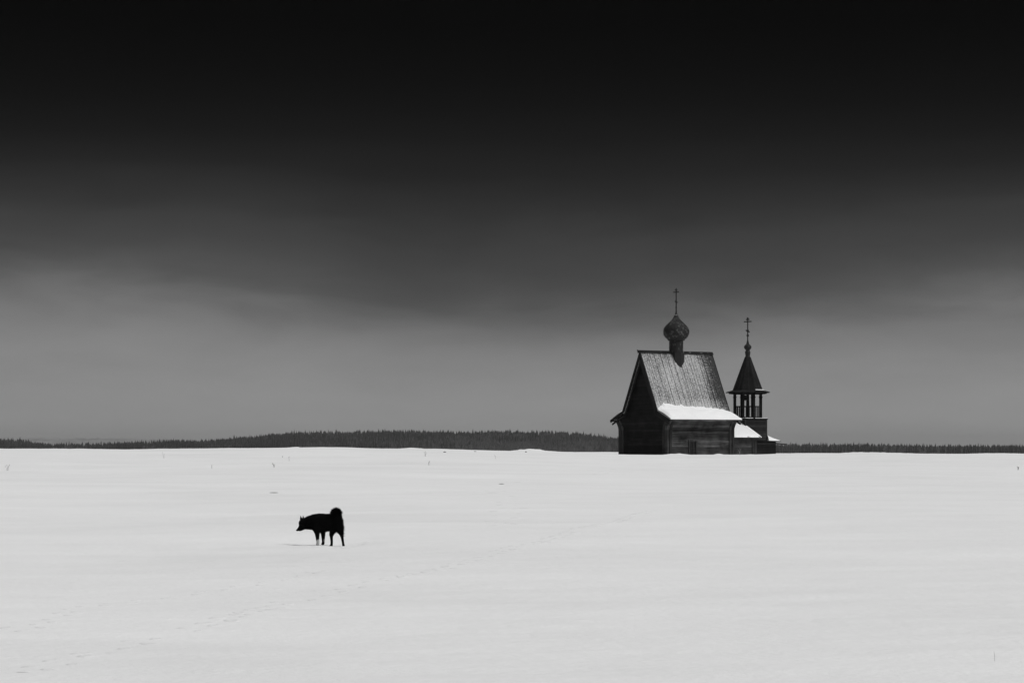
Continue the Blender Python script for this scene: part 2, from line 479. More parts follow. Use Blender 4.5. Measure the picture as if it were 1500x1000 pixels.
# barge boards on both gable ends
for sx in (-1, 1):
    for sy in (-1, 1):
        m = MB(); xo = U0 if sx < 0 else U1
        for (d0, wd, t) in ((.0, .20, .06), (.27, .13, .04)):
            # d0 below the roof line
            for (va, za, vb, zb) in ((0, ZR, VK, ZK), (VK, ZK, VE, ZE)):
                L = math.hypot(vb-va, zb-za); nv, nz = -(za-zb)/L, -(vb-va)/L
                x0 = xo + sx*(.02 if d0 == 0 else -.04); x1 = x0 + sx*t
                P = []
                for xx in (x0, x1):
                    e = .04 if d0 == 0 and vb == VE else 0
                    va2 = max(0.0, va+nv*d0)
                    pa = (va2, za + nz*d0 - (va2-(va+nv*d0))*(za-zb)/(vb-va)); pb = (vb + nv*d0 + e, zb + nz*d0)
                    va3 = max(0.0, va+nv*(d0+wd))
                    pc = (va3, za + nz*(d0+wd) - (va3-(va+nv*(d0+wd)))*(za-zb)/(vb-va)); pd = (vb + nv*(d0+wd) + e, zb + nz*(d0+wd))
                    P += [(xx, sy*pa[0], pa[1]), (xx, sy*pb[0], pb[1]), (xx, sy*pd[0], pd[1]), (xx, sy*pc[0], pc[1])]
                m.hexa(P)
        m.build('barge_board', W_DARK, roof)
# eave boards
for sy in (-1, 1):
    m = MB(); u = U0
    while u < U1-.01:
        u1 = min(U1, u+rnd.uniform(.9, 1.6)); dz = rnd.uniform(-.012,.012)
        m.box(u, u1-.004, min(sy*(VE-.02), sy*(VE+.03)), max(sy*(VE-.02), sy*(VE+.03)), ZE-.12+dz, ZE+.0+dz); u = u1
    for i in range(8):
        uu = U0 + .9 + i*.68
        m.bar((uu, sy*(HW+.3), ZE+.05), (uu, sy*(VE-.10), ZE-.06), .08, .06)
    m.build('eave_board', W_X, roof)
# ridge log
m = MB()
m.add([(U0-.14,-.17,ZR-.10),(U1+.10,-.17,ZR-.12),(U1+.10,0,ZR+.09),(U0-.14,0,ZR+.11),(U0-.14,.17,ZR-.10),(U1+.10,.17,ZR-.12)],
      [(0,1,2,3),(3,2,5,4),(0,3,4),(1,5,2),(0,4,5,1)])
m.add([(U0-.14,-.12,ZR-.08),(U0-.14,.12,ZR-.08),(U0-.14,0,ZR+.10),(U0-.30,0,ZR+.16),(U0-.20,0,ZR-.02)],
      [(0,2,3),(0,3,4),(1,3,2),(1,4,3),(0,4,1),(0,1,2)])
m.build('ridge_beam', W_DARK, roof)

# snow blanket lodged on the skirt of the roof (near side), and a thinner one on the far side
def blanket(sgn, seed):
    us = np.linspace(U0+.03, U1-.02, 110); ws = np.linspace(0, 1, 22)
    top_u = [-3.24,-3.1,-2.9,-2.6,-2.0,-1.4,-.6,.2,1.0,1.6,2.2,2.7,3.05,3.22]
    top_s = [.10,  .34, .50, .60,.56, .46, .40,.36,.34,.30,.22,.12,.0,-.12]     # distance up the steep slope from the kink
    V = []; m = len(us)
    Ls = math.hypot(VE-VK, ZK-ZE); Lu = math.hypot(VK, ZR-ZK)
    for j, w in enumerate(ws):
        for i, u in enumerate(us):
            n = vnoise(np.array([u*5.+seed]), np.array([.5]), 31)[0]*.11 + vnoise(np.array([u*16.+seed]), np.array([.5]), 32)[0]*.07
            st = np.interp(u, top_u, top_s) + n*(.5 if u > 2.4 else 1)
            s = st + (-Ls-.05 - st)*w            # slope coordinate: positive up the steep face, negative down the skirt
            if s >= 0: v = VK*(1 - s/Lu); z = ZK + (ZR-ZK)*s/Lu; nv, nz = (ZR-ZK), VK
            else: v = VK + (VE-VK)*(-s/Ls); z = ZK + (ZE-ZK)*(-s/Ls); nv, nz = (ZK-ZE), (VE-VK)
            l = math.hypot(nv, nz); nv /= l; nz /= l
            # round off around the kink
            k = math.exp(-(s/.25)**2); nv2 = nv*(1-k)+.65*k; nz2 = nz*(1-k)+.76*k
            endf = min(1, (u-U0)/.28, (U1-u)/.5+.15)
            th = .23*math.sin(math.pi*min(1, w*1.04+.0))**.6*max(0, endf)**.6 if 0 < w < 1 else 0
            th *= float(np.interp(u, [-3.2, 1.0, 2.4, 3.2], [1.0, .95, .62, .4]))
            th *= 1 + .22*vnoise(np.array([u*1.7+seed]), np.array([s*3.]), 33)[0]
            if w > .8: th = max(th, .10*max(0, endf)**.5) if w < 1 else 0
            o = th + (.045 if w < 1 else .03)
            V.append((u, sgn*(v+nv2*o), z+nz2*o))
    Fc = []
    for j in range(len(ws)-1):
        for i in range(m-1): Fc.append((j*m+i, j*m+i+1, (j+1)*m+i+1, (j+1)*m+i))
    o = np_mesh('snow_cover', np.array(V), np.array(Fc), [ROOFSNOW]); o.parent = roof
    return o
blanket(-1, 0.0); blanket(1, 40.)

# shingled surfaces of revolution
def shingled(prof, rows, n, c, lift=.028, extra=.35, mbm=None, light=.30):
    """prof: list (r, z) from top to bottom, rows along arc length"""
    m = mbm or MB()
    P = np.array(prof); sl = np.concatenate([[0], np.cumsum(np.hypot(np.diff(P[:,0]), np.diff(P[:,1])))])
    def at(s): return np.interp(s, sl, P[:,0]), np.interp(s, sl, P[:,1])
    L = sl[-1]
    for k in range(rows):
        s0 = L*k/rows; s1 = L*(k+1)/rows; sm = s0 + (s1-s0)*.55; s2 = min(L, s1+(s1-s0)*extra)
        r1, z1 = at((s0+s1)/2); nn = max(8, int(n*max(.35, r1/max(P[:,0]))))
        for i in range(nn):
            a = 2*math.pi*(i + .5*(k%2))/nn; h = math.pi/nn*.92
            lf = lift*rnd.uniform(.6, 1.5)
            def pt(s, aa, lf_): r, z = at(s); r += lf_; return (c[0]+r*math.cos(aa), c[1]+r*math.sin(aa), z)
            v = [pt(s0, a-h, .004), pt(s0, a+h, .004), pt(sm, a+h, lf*.6), pt(s2, a+h*.15, lf), pt(s2, a-h*.15, lf), pt(sm, a-h, lf*.6)]
            mi = 1 if rnd.random() < light else 0
            m.add(v, [(0,1,2,5), (5,2,3,4)], mi)
    return m
zl = lambda y, D=CD: (HY-y)/F*D + 7.0/F*CD       # picture row -> local height at distance D
pxm = CD/F
# drum
m = MB(); m.lathe([(.50, 5.8), (.50, zl(497))], 32)
pl = [(.46,.20),(.43,.42),(0,.62),(-.43,.42),(-.46,.20),(-.46,-.20),(-.43,-.42),(0,-.62),(.43,-.42),(.46,-.20)]
m.add([(x, y, 5.8) for x, y in pl] + [(x, y, ZR-.02) for x, y in pl], [(k, (k+1)%10, 10+(k+1)%10, 10+k) for k in range(10)] + [tuple(range(10,20))])
shingled([(.50, zl(496.5)), (.50, 6.0)], 15, 24, (0,0), .03, mbm=m, light=.10)
m.lathe([(.62, zl(498.8)), (.62, zl(497.6))], 32)
drum = m.build('drum', [SHINGLE, SHINGLE_L], chapel)
# onion
rawp = [(458.5,.8),(461,1.6),(464,3.0),(467,5.0),(470,7.5),(473,10.8),(476.5,14.4),(480,17.0),(484,18.4),(487.5,18.7),(491,17.7),(494,15.6),(496.5,13),(498.3,10.8)]
prof = [(w*pxm, zl(y)) for y, w in rawp]
m = MB(); m.lathe([(r-.01, z) for r, z in reversed(prof)], 40)
shingled(prof, 15, 26, (0,0), .05, mbm=m)
dome = m.build('onion_dome', [SHINGLE, SHINGLE_L], chapel)
def cross(c, ys, D, name, parent, hw, base_r, knobs, rot=R(90)):
    """ys = rows of (bottom, top, main bar, small upper bar, slanted lower bar)"""
    pm = D/F; yb, yt, ymain, yup, ylow = ys
    m = MB()
    m.lathe([(base_r, zl(yb, D)), (.045, zl(yb, D)+.35), (.042, zl(ymain, D)), (.038, zl(yt, D)-.04)], 8, c)
    for (yk, rk) in knobs:
        z = zl(yk, D); m.lathe([(.01, z-rk), (rk*.75, z-rk*.65), (rk, z), (rk*.75, z+rk*.65), (.01, z+rk)], 10, c)
    d = Vector((math.cos(rot), math.sin(rot), 0))
    for (yy, hh, tilt) in ((ymain, hw, 0), (yup, hw*.42, 0), (ylow, hw*.5, .35)):
        z = zl(yy, D); q = Vector((c[0], c[1], z))
        m.bar(q - d*hh - Vector((0,0,tilt*hh)), q + d*hh + Vector((0,0,tilt*hh)), .06, .075)
        if yy == ymain:
            for s in (-1, 1):
                e = q + d*hh*s; m.lathe([(.01, e.z-.05), (.045, e.z), (.01, e.z+.05)], 6, (e.x, e.y))
    return m.build(name, IRON, parent)
m = MB(); m.lathe([(.10, zl(462.6)), (.105, zl(461.8)), (.07, zl(460)), (.03, zl(459))], 14); m.build('dome_tip_snow', ROOFSNOW, dome)
cross((0,0), (460,421.5,427.8,424.8,442), CD, 'cross', dome, .30, .07, [(450.3,.075),(442,.05),(457,.06),(422.6,.05)])

# window in the near side wall
m = MB(); uc = -.70; y0 = -(HW+.035)
m.box(uc-.28, uc+.28, y0-.015, y0+.05, -.25, .84)
win = m.build('window', HOLE, chapel)
m = MB()
m.box(uc-.38, uc-.27, y0-.075, y0+.03, -.3, .95); m.box(uc+.27, uc+.38, y0-.075, y0+.03, -.3, .95); m.box(uc-.41, uc+.41, y0-.095, y0+.03, .95, 1.05)
m.build('frame', W_TRIM, win)
m = MB()
m.bar((uc, y0-.03, -.25), (uc, y0-.03, .84), .045, .03); m.bar((uc-.27, y0-.032, .45), (uc+.27, y0-.032, .45), .04, .03)
m.build('glazing_bar', W_TRIM, win)

# vestibule between nave and belfry
VW = 2.20; VU = 5.62; VZR = 2.42; VZE = 1.24; VV = 2.62
m = MB()
clap(m, ZB, 1.30, lambda z: HL, lambda z: VU, lambda z: VW, -1, lambda a, o, z: (a, -o, z))
clap(m, ZB, 1.30, lambda z: HL, lambda z: VU, lambda z: VW, 1, lambda a, o, z: (a, o, z))
vh = lambda z: VW if z < 1.36 else max(.02, VV*(VZR-z)/(VZR-VZE)-.05)
clap(m, ZB, VZR-.1, lambda z: -min(VW, vh(z)), lambda z: min(VW, vh(z)), lambda z: VU, 1, lambda a, o, z: (o, a, z))
vest = m.build('vestibule', W_X, chapel)
for sy in (-1, 1):
    m = MB()
    for k in range(2):
        x0 = VU - .36 + k*.21
        m.box(x0, x0+.19, min(sy*(VW-.02), sy*(VW+.10)), max(sy*(VW-.02), sy*(VW+.10)), ZB, 1.26)
    m.build('corner_board', W_TRIM, vest)
m = MB(); VU1 = 5.84
for sy in (-1, 1):
    u = HL + .02
    while u < VU1-.02:
        u1 = min(u+rnd.uniform(.17,.23), VU1); t = rnd.uniform(.03,.05); P = []
        dv = rnd.uniform(-.02,.03)
        for (v, z) in ((0, VZR), (VV+dv, VZE)):
            P += [(u+.004, sy*v, z), (u1-.004, sy*v, z), (u1-.004, sy*v, z+t), (u+.004, sy*v, z+t)]
        m.hexa(P); u = u1
vroof = m.build('vestibule_roof', W_DARK, vest)
for sy in (-1, 1):
    xs = np.linspace(HL+.06, VU1+.02, 110); wsv = np.linspace(0, 1, 16); V = []
    for w in wsv:
        for x in xs:
            v = .02 + (VV+.03)*w; z = VZR + (VZE-VZR)*v/VV
            e = min(1, (VU1+.02-x)/.12); th = .085*min(1, w/.1, (1-w)/.06)*max(0, e)**.6
            th *= 1 + .25*vnoise(np.array([x*2.3]), np.array([w*3]), 41)[0] 
            th -= .035*(math.cos(x*2*math.pi/.2) > .80)*(w > .05)
            V.append((x, sy*v, z+.048+max(0, th) - (.03 if w in (0, 1) else 0)))
    m_ = len(xs); Fc = [(j*m_+i, j*m_+i+1, (j+1)*m_+i+1, (j+1)*m_+i) for j in range(len(wsv)-1) for i in range(m_-1)]
    o = np_mesh('vestibule_snow_cover', np.array(V), np.array(Fc), [ROOFSNOW]); o.parent = vroof if False else vest

# ---- belfry
BU = 6.60; BD = CD + BU*math.sin(TH)
zb = lambda y: zl(y, BD); pb = BD/F
A = 1.36/ (math.cos(TH)+math.sin(TH)); 
Zf = zb(613.0)
m = MB()
for sgn in (-1, 1):
    clap(m, ZB, Zf-.08, lambda z: BU-A, lambda z: BU+A, lambda z: A, sgn, lambda a, o, z: (a, sgn*o, z), pitch=.19)
    clap(m, ZB, Zf-.08, lambda z: -A, lambda z: A, lambda z: A, sgn, lambda a, o, z: (BU+sgn*o, a, z), pitch=.19)
for sx in (-1,1):
    for sy in (-1,1):
        m.box(min(BU+sx*(A-.02),BU+sx*(A+.05)), max(BU+sx*(A-.02),BU+sx*(A+.05)), min(sy*(A-.02),sy*(A+.05)), max(sy*(A-.02),sy*(A+.05)), ZB, Zf-.09)
belf = m.build('bell_tower', wood('tower_timber', .005, .040, 'x'), chapel)
m = MB(); m.box(BU-A-.08, BU+A+.08, -A-.08, A+.08, Zf-.08, Zf+.02)
m.build('floor_deck', W_DARK, belf)
m = MB(); m.box(BU-A-.06, BU+A+.06, -A-.06, A+.06, Zf+.02, Zf+.055)
m.build('deck_snow', ROOFSNOW, belf)
RP = 20.5*pb; ang = [R(22.5+45*k) - TH for k in range(8)]
Zt = zb(577.5)
PO = [(BU+RP*math.cos(a), RP*math.sin(a)) for a in ang]
for (x, y) in PO:
    m = MB(); m.bar((x, y, Zf), (x, y, Zt+.12), .15, .15, (math.cos(TH), -math.sin(TH), 0))
    m.bar((x, y, Zt-.25), (x, y, Zt-.18), .21, .21, (math.cos(TH), -math.sin(TH), 0))
    m.build('post', W_DARK, belf)
m = MB(); m.lathe([(.13, Zf), (.11, Zt+.3)], 10, (BU, 0)); m.build('centre_post', W_DARK, belf)
for k in range(8):
    a = Vector((PO[k][0], PO[k][1], 0)); b = Vector((PO[(k+1)%8][0], PO[(k+1)%8][1], 0)); m = MB()
    zr = zb(595.2)
    m.bar(a+Vector((0,0,zr)), b+Vector((0,0,zr)), .06, .07); m.bar(a+Vector((0,0,Zf+.10)), b+Vector((0,0,Zf+.10)), .05, .06)
    for q in range(1, 4):
        p = a.lerp(b, q/4); m.bar(p+Vector((0,0,Zf+.1)), p+Vector((0,0,zr)), .052, .052, (1,0,0))
    m.build('railing', W_DARK, belf)
# lintel ring under the tent
m = MB(); a0 = ang[0]
m.lathe([(RP+.10, Zt), (RP+.10, Zt+.16), (RP-.10, Zt+.16), (RP-.10, Zt)], 8, (BU,0), a0, cap=False)
m.add([(BU+(RP+.1)*math.cos(a), (RP+.1)*math.sin(a), Zt) for a in ang] + [(BU+(RP-.1)*math.cos(a), (RP-.1)*math.sin(a), Zt) for a in ang],
      [(k, (k+1)%8, 8+(k+1)%8, 8+k) for k in range(8)])
for k in range(8):
    a = ang[k]; m.bar((BU+(RP)*math.cos(a), RP*math.sin(a), Zt+.06), (BU+(RP+.42)*math.cos(a), (RP+.42)*math.sin(a), Zt+.10), .10, .12)
m.build('lintel_ring', W_DARK, belf)
# tent roof with planked faces and a splayed brim
m = MB()
Rb = 22.3*pb/math.cos(R(10)); Zb_ = zb(571.5); Rt = 3.9*pb; Zt2 = zb(523); Re = 34.0*pb; Ze = zb(574.8)
m.lathe([(Re-.02, Ze-.03), (Rb-.03, Zb_-.04), (Rt-.03, Zt2)], 8, (BU,0), a0, cap=False)
m.add([(BU+(Re-.02)*math.cos(a), (Re-.02)*math.sin(a), Ze-.03) for a in ang] + [(BU+RP*math.cos(a), RP*math.sin(a), Zt+.12) for a in ang],
      [(k, (k+1)%8, 8+(k+1)%8, 8+k) for k in range(8)])
for k in range(8):
    a, b = ang[k], ang[k]+R(45)
    mid = (a+b)/2; nrm = Vector((math.cos(mid), math.sin(mid), .35)).normalized()
    for (r0, z0, r1, z1, n) in ((Rb, Zb_, Rt, Zt2, 7), (Re, Ze, Rb-.03, Zb_+.01, 8)):
        A0 = Vector((BU+r0*math.cos(a), r0*math.sin(a), z0)); B0 = Vector((BU+r0*math.cos(b), r0*math.sin(b), z0))
        A1 = Vector((BU+r1*math.cos(a), r1*math.sin(a), z1)); B1 = Vector((BU+r1*math.cos(b), r1*math.sin(b), z1))
        for q in range(n):
            f0, f1 = q/n+.012, (q+1)/n-.012; o = nrm*rnd.uniform(.01, .045); dz = Vector((0,0,rnd.uniform(-.02,.02)))
            P = [A0.lerp(B0,f0)+dz, A0.lerp(B0,f1)+dz, A1.lerp(B1,f1), A1.lerp(B1,f0)]
            m.hexa([p - nrm*.02 for p in P] + [p + o for p in P])
tent = m.build('tent_roof', wood('tent_plank', .004, .022, 'z'), belf)
# thin snow left on part of the brim
for k in range(8):
    a, b = ang[k], ang[k]+R(45)
    my = math.sin((a+b)/2)
    if my > -.85 : continue
    m = MB()
    for q in range(6):
        f0, f1 = q/6, (q+1)/6; P = []
        for (r, z) in ((Rb+.16, Zb_+.0), (Rb+.03, Zb_+.035)):
            for f in (f0, f1):
                pa = Vector((BU+r*math.cos(a), r*math.sin(a), z)).lerp(Vector((BU+r*math.cos(b), r*math.sin(b), z)), f); P.append(pa)
        P = [P[0],P[1],P[3],P[2]]
        m.hexa([p for p in P] + [p+Vector((0,0,.02)) for p in P])
    m.build('brim_snow', ROOFSNOW, belf)
# neck, small onion, spire cross
m = MB()
pr = [(4.0,523.5),(3.3,521),(3.7,518.5),(4.1,516),(3.8,514.5),(2.6,513.2)]
m.lathe([(w*pb, zb(y)) for w, y in pr], 16, (BU,0))
m.build('neck', SHINGLE, belf)
pr = [(503.0,1.2),(504.3,2.6),(505.8,4.3),(507.6,5.3),(509.2,5.3),(510.8,4.4),(512.2,3.0),(513.6,2.4)]
m = MB(); m.lathe([(w*pb-.008, zb(y)) for y, w in reversed(pr)], 20, (BU,0))
shingled([(w*pb, zb(y)) for y, w in pr], 7, 14, (BU,0), .02, mbm=m)
m.build('small_onion_dome', [SHINGLE, SHINGLE], belf)
cross((BU,0), (504.5,465.3,471.0,468.0,485), BD, 'belfry_cross', belf, .42, .12, [(484.5,.11),(491.3,.10),(466.3,.085)])
# porch lean-to at the end
PU = 8.32; PV = 1.15
m = MB()
for sgn in (-1, 1):
    clap(m, ZB, .98, lambda z: VU+.06, lambda z: PU, lambda z: PV if PV > A+.09 else A+.09, sgn, lambda a, o, z: (a, sgn*o, z), pitch=.17)
PV2 = max(PV, A+.09)
clap(m, ZB, .98, lambda z: -PV2, lambda z: PV2, lambda z: PU, 1, lambda a, o, z: (o, a, z), pitch=.17)
porch = m.build('porch', W_Y_SHADE, chapel)
m = MB()
m.hexa([(VU+.1,-PV2-.12,.98),(PU+.42,-PV2-.12,.93),(PU+.42,PV2+.12,.93),(VU+.1,PV2+.12,.98),(VU+.1,-PV2-.12,1.03),(PU+.42,-PV2-.12,.99),(PU+.42,PV2+.12,.99),(VU+.1,PV2+.12,1.03)])
m.build('porch_roof', W_DARK, porch)
xs = np.linspace(BU+A+.02, PU+.46, 26); wsv = np.linspace(-PV2-.12, PV2+.12, 30); V = []
for v in wsv:
    for x in xs:
        t = (x-xs[0])/(xs[-1]-xs[0]); e = min(1, (PV2+.12-abs(v))/.15)
        th = (.12*(1-t)**3 + .17*(1-t**2.5) + .02)*max(0, e)**.5
        V.append((x, v, 1.035 - .045*t + th*(1 + .15*vnoise(np.array([x*3]), np.array([v*3]), 51)[0]) - (.02 if e <= 0.001 or t >= 1 else 0)))
m_ = len(xs); Fc = [(j*m_+i, j*m_+i+1, (j+1)*m_+i+1, (j+1)*m_+i) for j in range(len(wsv)-1) for i in range(m_-1)]
o = np_mesh('porch_snow_cover', np.array(V), np.array(Fc), [ROOFSNOW]); o.parent = porch
m = MB()
m.bar((PU+.1, -PV2+.1, .80), (PU+1.15, -PV2+.1, .73), .10, .09)
m.build('handrail', W_TRIM, porch); m = MB()
m.bar((PU-.05, PV2-.1, .80), (PU+1.15, PV2-.1, .73), .10, .09)
m.build('handrail', W_TRIM, porch)
# bell
bell = None
m = MB(); bz = zb(584.5)
m.lathe([(.03, bz+.30), (.09, bz+.28), (.12, bz+.18), (.15, bz+.05), (.22, bz-.05), (.21, bz-.07), (.13, bz+.02)], 18, cap=False)
m.bar((0,0,bz+.28), (0,0,Zt+.10), .03, .03, (1,0,0))
m.lathe([(.005, bz-.14), (.035, bz-.11), (.02, bz-.06), (.012, bz+.1)], 8)
bell = m.build('bell', IRON)
Mw = Matrix.Translation(chapel.location) @ Matrix.Rotation(TH, 4, 'Z')
bell.matrix_world = Mw @ Matrix.Translation((BU-.28, -.05, 0))
tag(bell, 'small dark bell hanging between the belfry posts', 'bell')

# ------------------------------------------------------------------ dog (traced side-on, metres)
DX, DY = X_at(470, 49.5), 49.5
def dp(zx, zy, lat=0): return Vector(((zx-610)/1062., lat, (876-zy)/1062.))
def dog():
    root = bpy.data.objects.new('dog', None); COL.objects.link(root)
    tag(root, 'black curly-tailed dog with one white forepaw standing side-on in the snow', 'dog')
    root.location = (DX, DY, -.010); root.rotation_euler = (0, 0, R(-3))
    bm = bmesh.new()
    def ell(c, r, rot=0):
        mtx = Matrix.Translation(c) @ Matrix.Rotation(rot, 4, 'Y') @ Matrix.Diagonal((r[0], r[1], r[2], 1))
        bmesh.ops.create_icosphere(bm, subdivisions=3, radius=1, matrix=mtx)
    def chain(pts):      # (zx, zy, lat, rad_z units, lateral factor)
        for a, b in zip(pts[:-1], pts[1:]):
            n = 14
            for i in range(n+1):
                t = i/n; c = dp(a[0]+(b[0]-a[0])*t, a[1]+(b[1]-a[1])*t, a[2]+(b[2]-a[2])*t)
                r = (a[3]+(b[3]-a[3])*t)/1062.; l = a[4]+(b[4]-a[4])*t
                bmesh.ops.create_icosphere(bm, subdivisions=2, radius=1, matrix=Matrix.Translation(c) @ Matrix.Diagonal((r, r*l, r, 1)))
    # trunk: nape - withers - chest - loin - rump
    chain([(325,452,-.005,88,.66),(400,448,0,124,.60),(490,446,0,152,.60),(580,446,0,164,.62),(680,458,0,170,.58),(770,448,0,160,.56),(850,425,0,138,.60),(905,430,0,112,.66)])
    # hindquarters
    chain([(880,450,.05,125,.5),(850,520,.06,108,.5),(825,590,.07,68,.55),(793,668,.072,40,.75),(797,735,.072,28,.9),(801,805,.072,25,1),(799,868,.072,24,1)])
    chain([(905,420,-.05,98,.5),(928,500,-.06,108,.5),(968,575,-.072,76,.55),(998,655,-.075,38,.75),(1012,720,-.075,28,.9),(1024,798,-.075,24,1),(1036,876,-.075,24,1)])
    # fore legs
    chain([(525,500,-.055,100,.5),(548,580,-.066,74,.55),(552,650,-.068,46,.75),(558,740,-.068,34,.85),(563,800,-.068,30,.9),(566,842,-.068,28,.9)])
    chain([(610,500,.055,95,.5),(636,590,.066,60,.6),(643,660,.068,41,.8),(645,740,.068,34,.85),(647,800,.068,28,.9),(643,840,.068,27,.9)])
    # paws
    for (zx, zy, lat, l) in ((786,880,.072,34),(1036,888,-.075,32),(556,850,-.068,30),(634,846,.068,30)):
        ell(dp(zx, zy, lat), (l/1062., .026, .016))
    # neck ruff and head (turned a little towards the camera, lowered)
    chain([(420,458,0,122,.60),(345,468,-.004,106,.62),(290,480,-.01,88,.70)])
    ell(dp(275,455,-.012), (.066,.066,.078), .5)
    ell(dp(262,500,-.014), (.050,.050,.056), .9)
    chain([(255,515,-.016,50,.9),(228,553,-.018,38,.85),(196,580,-.02,27,.85),(180,590,-.02,21,.85)])
    chain([(280,555,-.014,36,.9),(240,590,-.018,18,.9),(215,598,-.02,13,.9)])
    # belly tuck filler
    ell(dp(600,540,0), (.12,.07,.055))
    me = bpy.data.meshes.new('dog_raw'); bm.to_mesh(me); bm.free()
    o = bpy.data.objects.new('dog_raw', me); COL.objects.link(o)
    md = o.modifiers.new('r', 'REMESH'); md.mode = 'VOXEL'; md.voxel_size = .007
    sm = o.modifiers.new('s', 'SMOOTH'); sm.factor = .5; sm.iterations = 3
    dg = bpy.context.evaluated_depsgraph_get(); me2 = bpy.data.meshes.new_from_object(o.evaluated_get(dg))
    bpy.data.objects.remove(o); me2.name = 'body'
    body = bpy.data.objects.new('body', me2); COL.objects.link(body); body.parent = root
    me2.materials.clear(); me2.materials.append(FUR); me2.materials.append(SOCK)
    for p in me2.polygons:
        p.use_smooth = True; c = p.center
        zx = c.x*1062+610; zy = 876-c.z*1062
        if c.y < -.03 and zx < 610 and zy > 752 + (585-zx)*.45: p.material_index = 1
        if c.y > .0 and 655 < zx < 720 and 755 < zy < 812: p.material_index = 1
    # ears: pricked, thin, cupped
    for (zx, zy, lat, tx, ty, w) in ((256,396,-.045,241,320,.034),(284,398,.028,277,322,.034)):
        m = MB(); b = dp(zx, zy, lat); t = dp(tx, ty, lat*1.15)
        m.add([b+Vector((-.024,-w*.5,0)), b+Vector((.030,-w*.3,-.004)), b+Vector((.030,w*.5,-.004)), b+Vector((-.024,w*.6,0)), t, b+Vector((-.006,0,.012))],
              [(0,1,4),(1,2,4),(2,3,4),(3,5,4),(5,0,4),(0,3,2,1)])
        m.build('ear', FUR, root, True)
    m = MB(); c = dp(168,593,-.02)
    m.lathe([(.003,-.012),(.012,-.007),(.014,0),(.011,.008),(.003,.012)], 10)
    nz = m.build('nose', NOSE, root, True); nz.location = c
    for s in (-1, 1):
        m = MB(); m.lathe([(.001,-.007),(.006,-.004),(.007,0),(.006,.004),(.001,.007)], 10)
        e = m.build('eye', NOSE, root, True); e.location = dp(232, 492, -.016+s*.043)
    # tail: thick brush curled over the croup
    tb = bmesh.new()
    tp = [(915,365,0,64),(930,315,0,56),(930,272,.0,44),(902,246,-.01,44),(868,258,-.03,44),(842,296,-.045,42),(842,345,-.05,34)]
    for a, b in zip(tp[:-1], tp[1:]):
        for i in range(10):
            t = i/9; c = dp(a[0]+(b[0]-a[0])*t, a[1]+(b[1]-a[1])*t, a[2]+(b[2]-a[2])*t); r = (a[3]+(b[3]-a[3])*t)/1062.
            bmesh.ops.create_icosphere(tb, subdivisions=2, radius=1, matrix=Matrix.Translation(c) @ Matrix.Diagonal((r, r*.8, r, 1)))
    me = bpy.data.meshes.new('t'); tb.to_mesh(me); tb.free()
    o = bpy.data.objects.new('t', me); COL.objects.link(o)
    md = o.modifiers.new('r', 'REMESH'); md.mode = 'VOXEL'; md.voxel_size = .008
    dg = bpy.context.evaluated_depsgraph_get(); me3 = bpy.data.meshes.new_from_object(o.evaluated_get(dg))
    bpy.data.objects.remove(o); me3.name = 'tail'
    for p in me3.polygons: p.use_smooth = True
    tail = bpy.data.objects.new('tail', me3); COL.objects.link(tail); tail.parent = root
    me3.materials.clear(); me3.materials.append(FUR)
    # fur: short guard hairs, longer on tail, ruff and breeches
    def fur(src, n, lfun, par, name):
        ps = src.data.polygons; V = []; Fc = []
        idxs = [rnd.randrange(len(ps)) for _ in range(n)]
        for i in idxs:
            p = ps[i]
            if p.material_index == 1: continue
            c = p.center; nr = p.normal; l = lfun(c)*rnd.uniform(.5, 1.3)
            if l <= 0: continue
            d = (nr*.75 + Vector((.75, 0, -.35)) if name == 'coat' else nr + Vector((.2,0,.1)))
            d = (d + Vector((rnd.uniform(-.3,.3), rnd.uniform(-.3,.3), rnd.uniform(-.3,.3)))).normalized()
            s = d.cross(Vector((rnd.uniform(-1,1), rnd.uniform(-1,1), rnd.uniform(-1,1)))).normalized()*.0022
            b = len(V); V += [c-nr*.003-s, c-nr*.003+s, c+d*l]; Fc.append((b, b+1, b+2))
        o = np_mesh(name, np.array([tuple(v) for v in V]), np.array(Fc), [FUR], smooth=False); o.parent = par
    def lbody(c):
        zy = 876-c.z*1062; zx = c.x*1062+610
        if zy > 700: return .004
        if zx < 300: return .005
        if zx > 860 and zy > 330: return .026
        if 290 < zx < 480: return .018
        return .013
    fur(body, 16000, lbody, body, 'coat'); fur(tail, 7000, lambda c: .042 if c.z > .55 else .028, tail, 'tail_hair')
dog()
# scuffed snow where the dog has walked
tracks('snow_tracks', [(420,797),(437,798),(460,801),(500,803),(520,800),(540,793)], .22, .05, .05, skip=.1, seed=9)

# ------------------------------------------------------------------ dry stalks poking through the snow
def stalks(px, py, n, h, spread, label, seed, thick=.005, lean=.25):
    r = random.Random(seed); x, y, z = ground_at(px, py)
    m = MB()
    for i in range(n):
        bx = r.uniform(-spread, spread); by = r.uniform(-spread, spread); hh = h*r.uniform(.5, 1.0)
        lx = r.uniform(-lean, lean); a = Vector((bx, by, -.15))
        pts = [a, a+Vector((lx*.25*hh, 0, .15+hh*.5)), a+Vector((lx*hh, r.uniform(-.1,.1)*hh, .15+hh*.9)), a+Vector((lx*1.5*hh, 0, .15+hh))]
        m.tube(pts, [thick, thick*.9, thick*.7, thick*.4], 4)
        if r.random() < .6:
            q = pts[3]; m.lathe([(.002, q.z-.03), (thick*2.2, q.z), (.002, q.z+.04)], 5, (q.x, q.y))
    o = m.build('dry_grass_stalk', GRASS); o.location = (x, y, z)
    tag(o, label, 'dry grass', 'dry stalks poking through the snow')
stalks(240, 671, 3, .38, .03, 'forked pale dry stalk near the snow crest, left of the dog', 1)
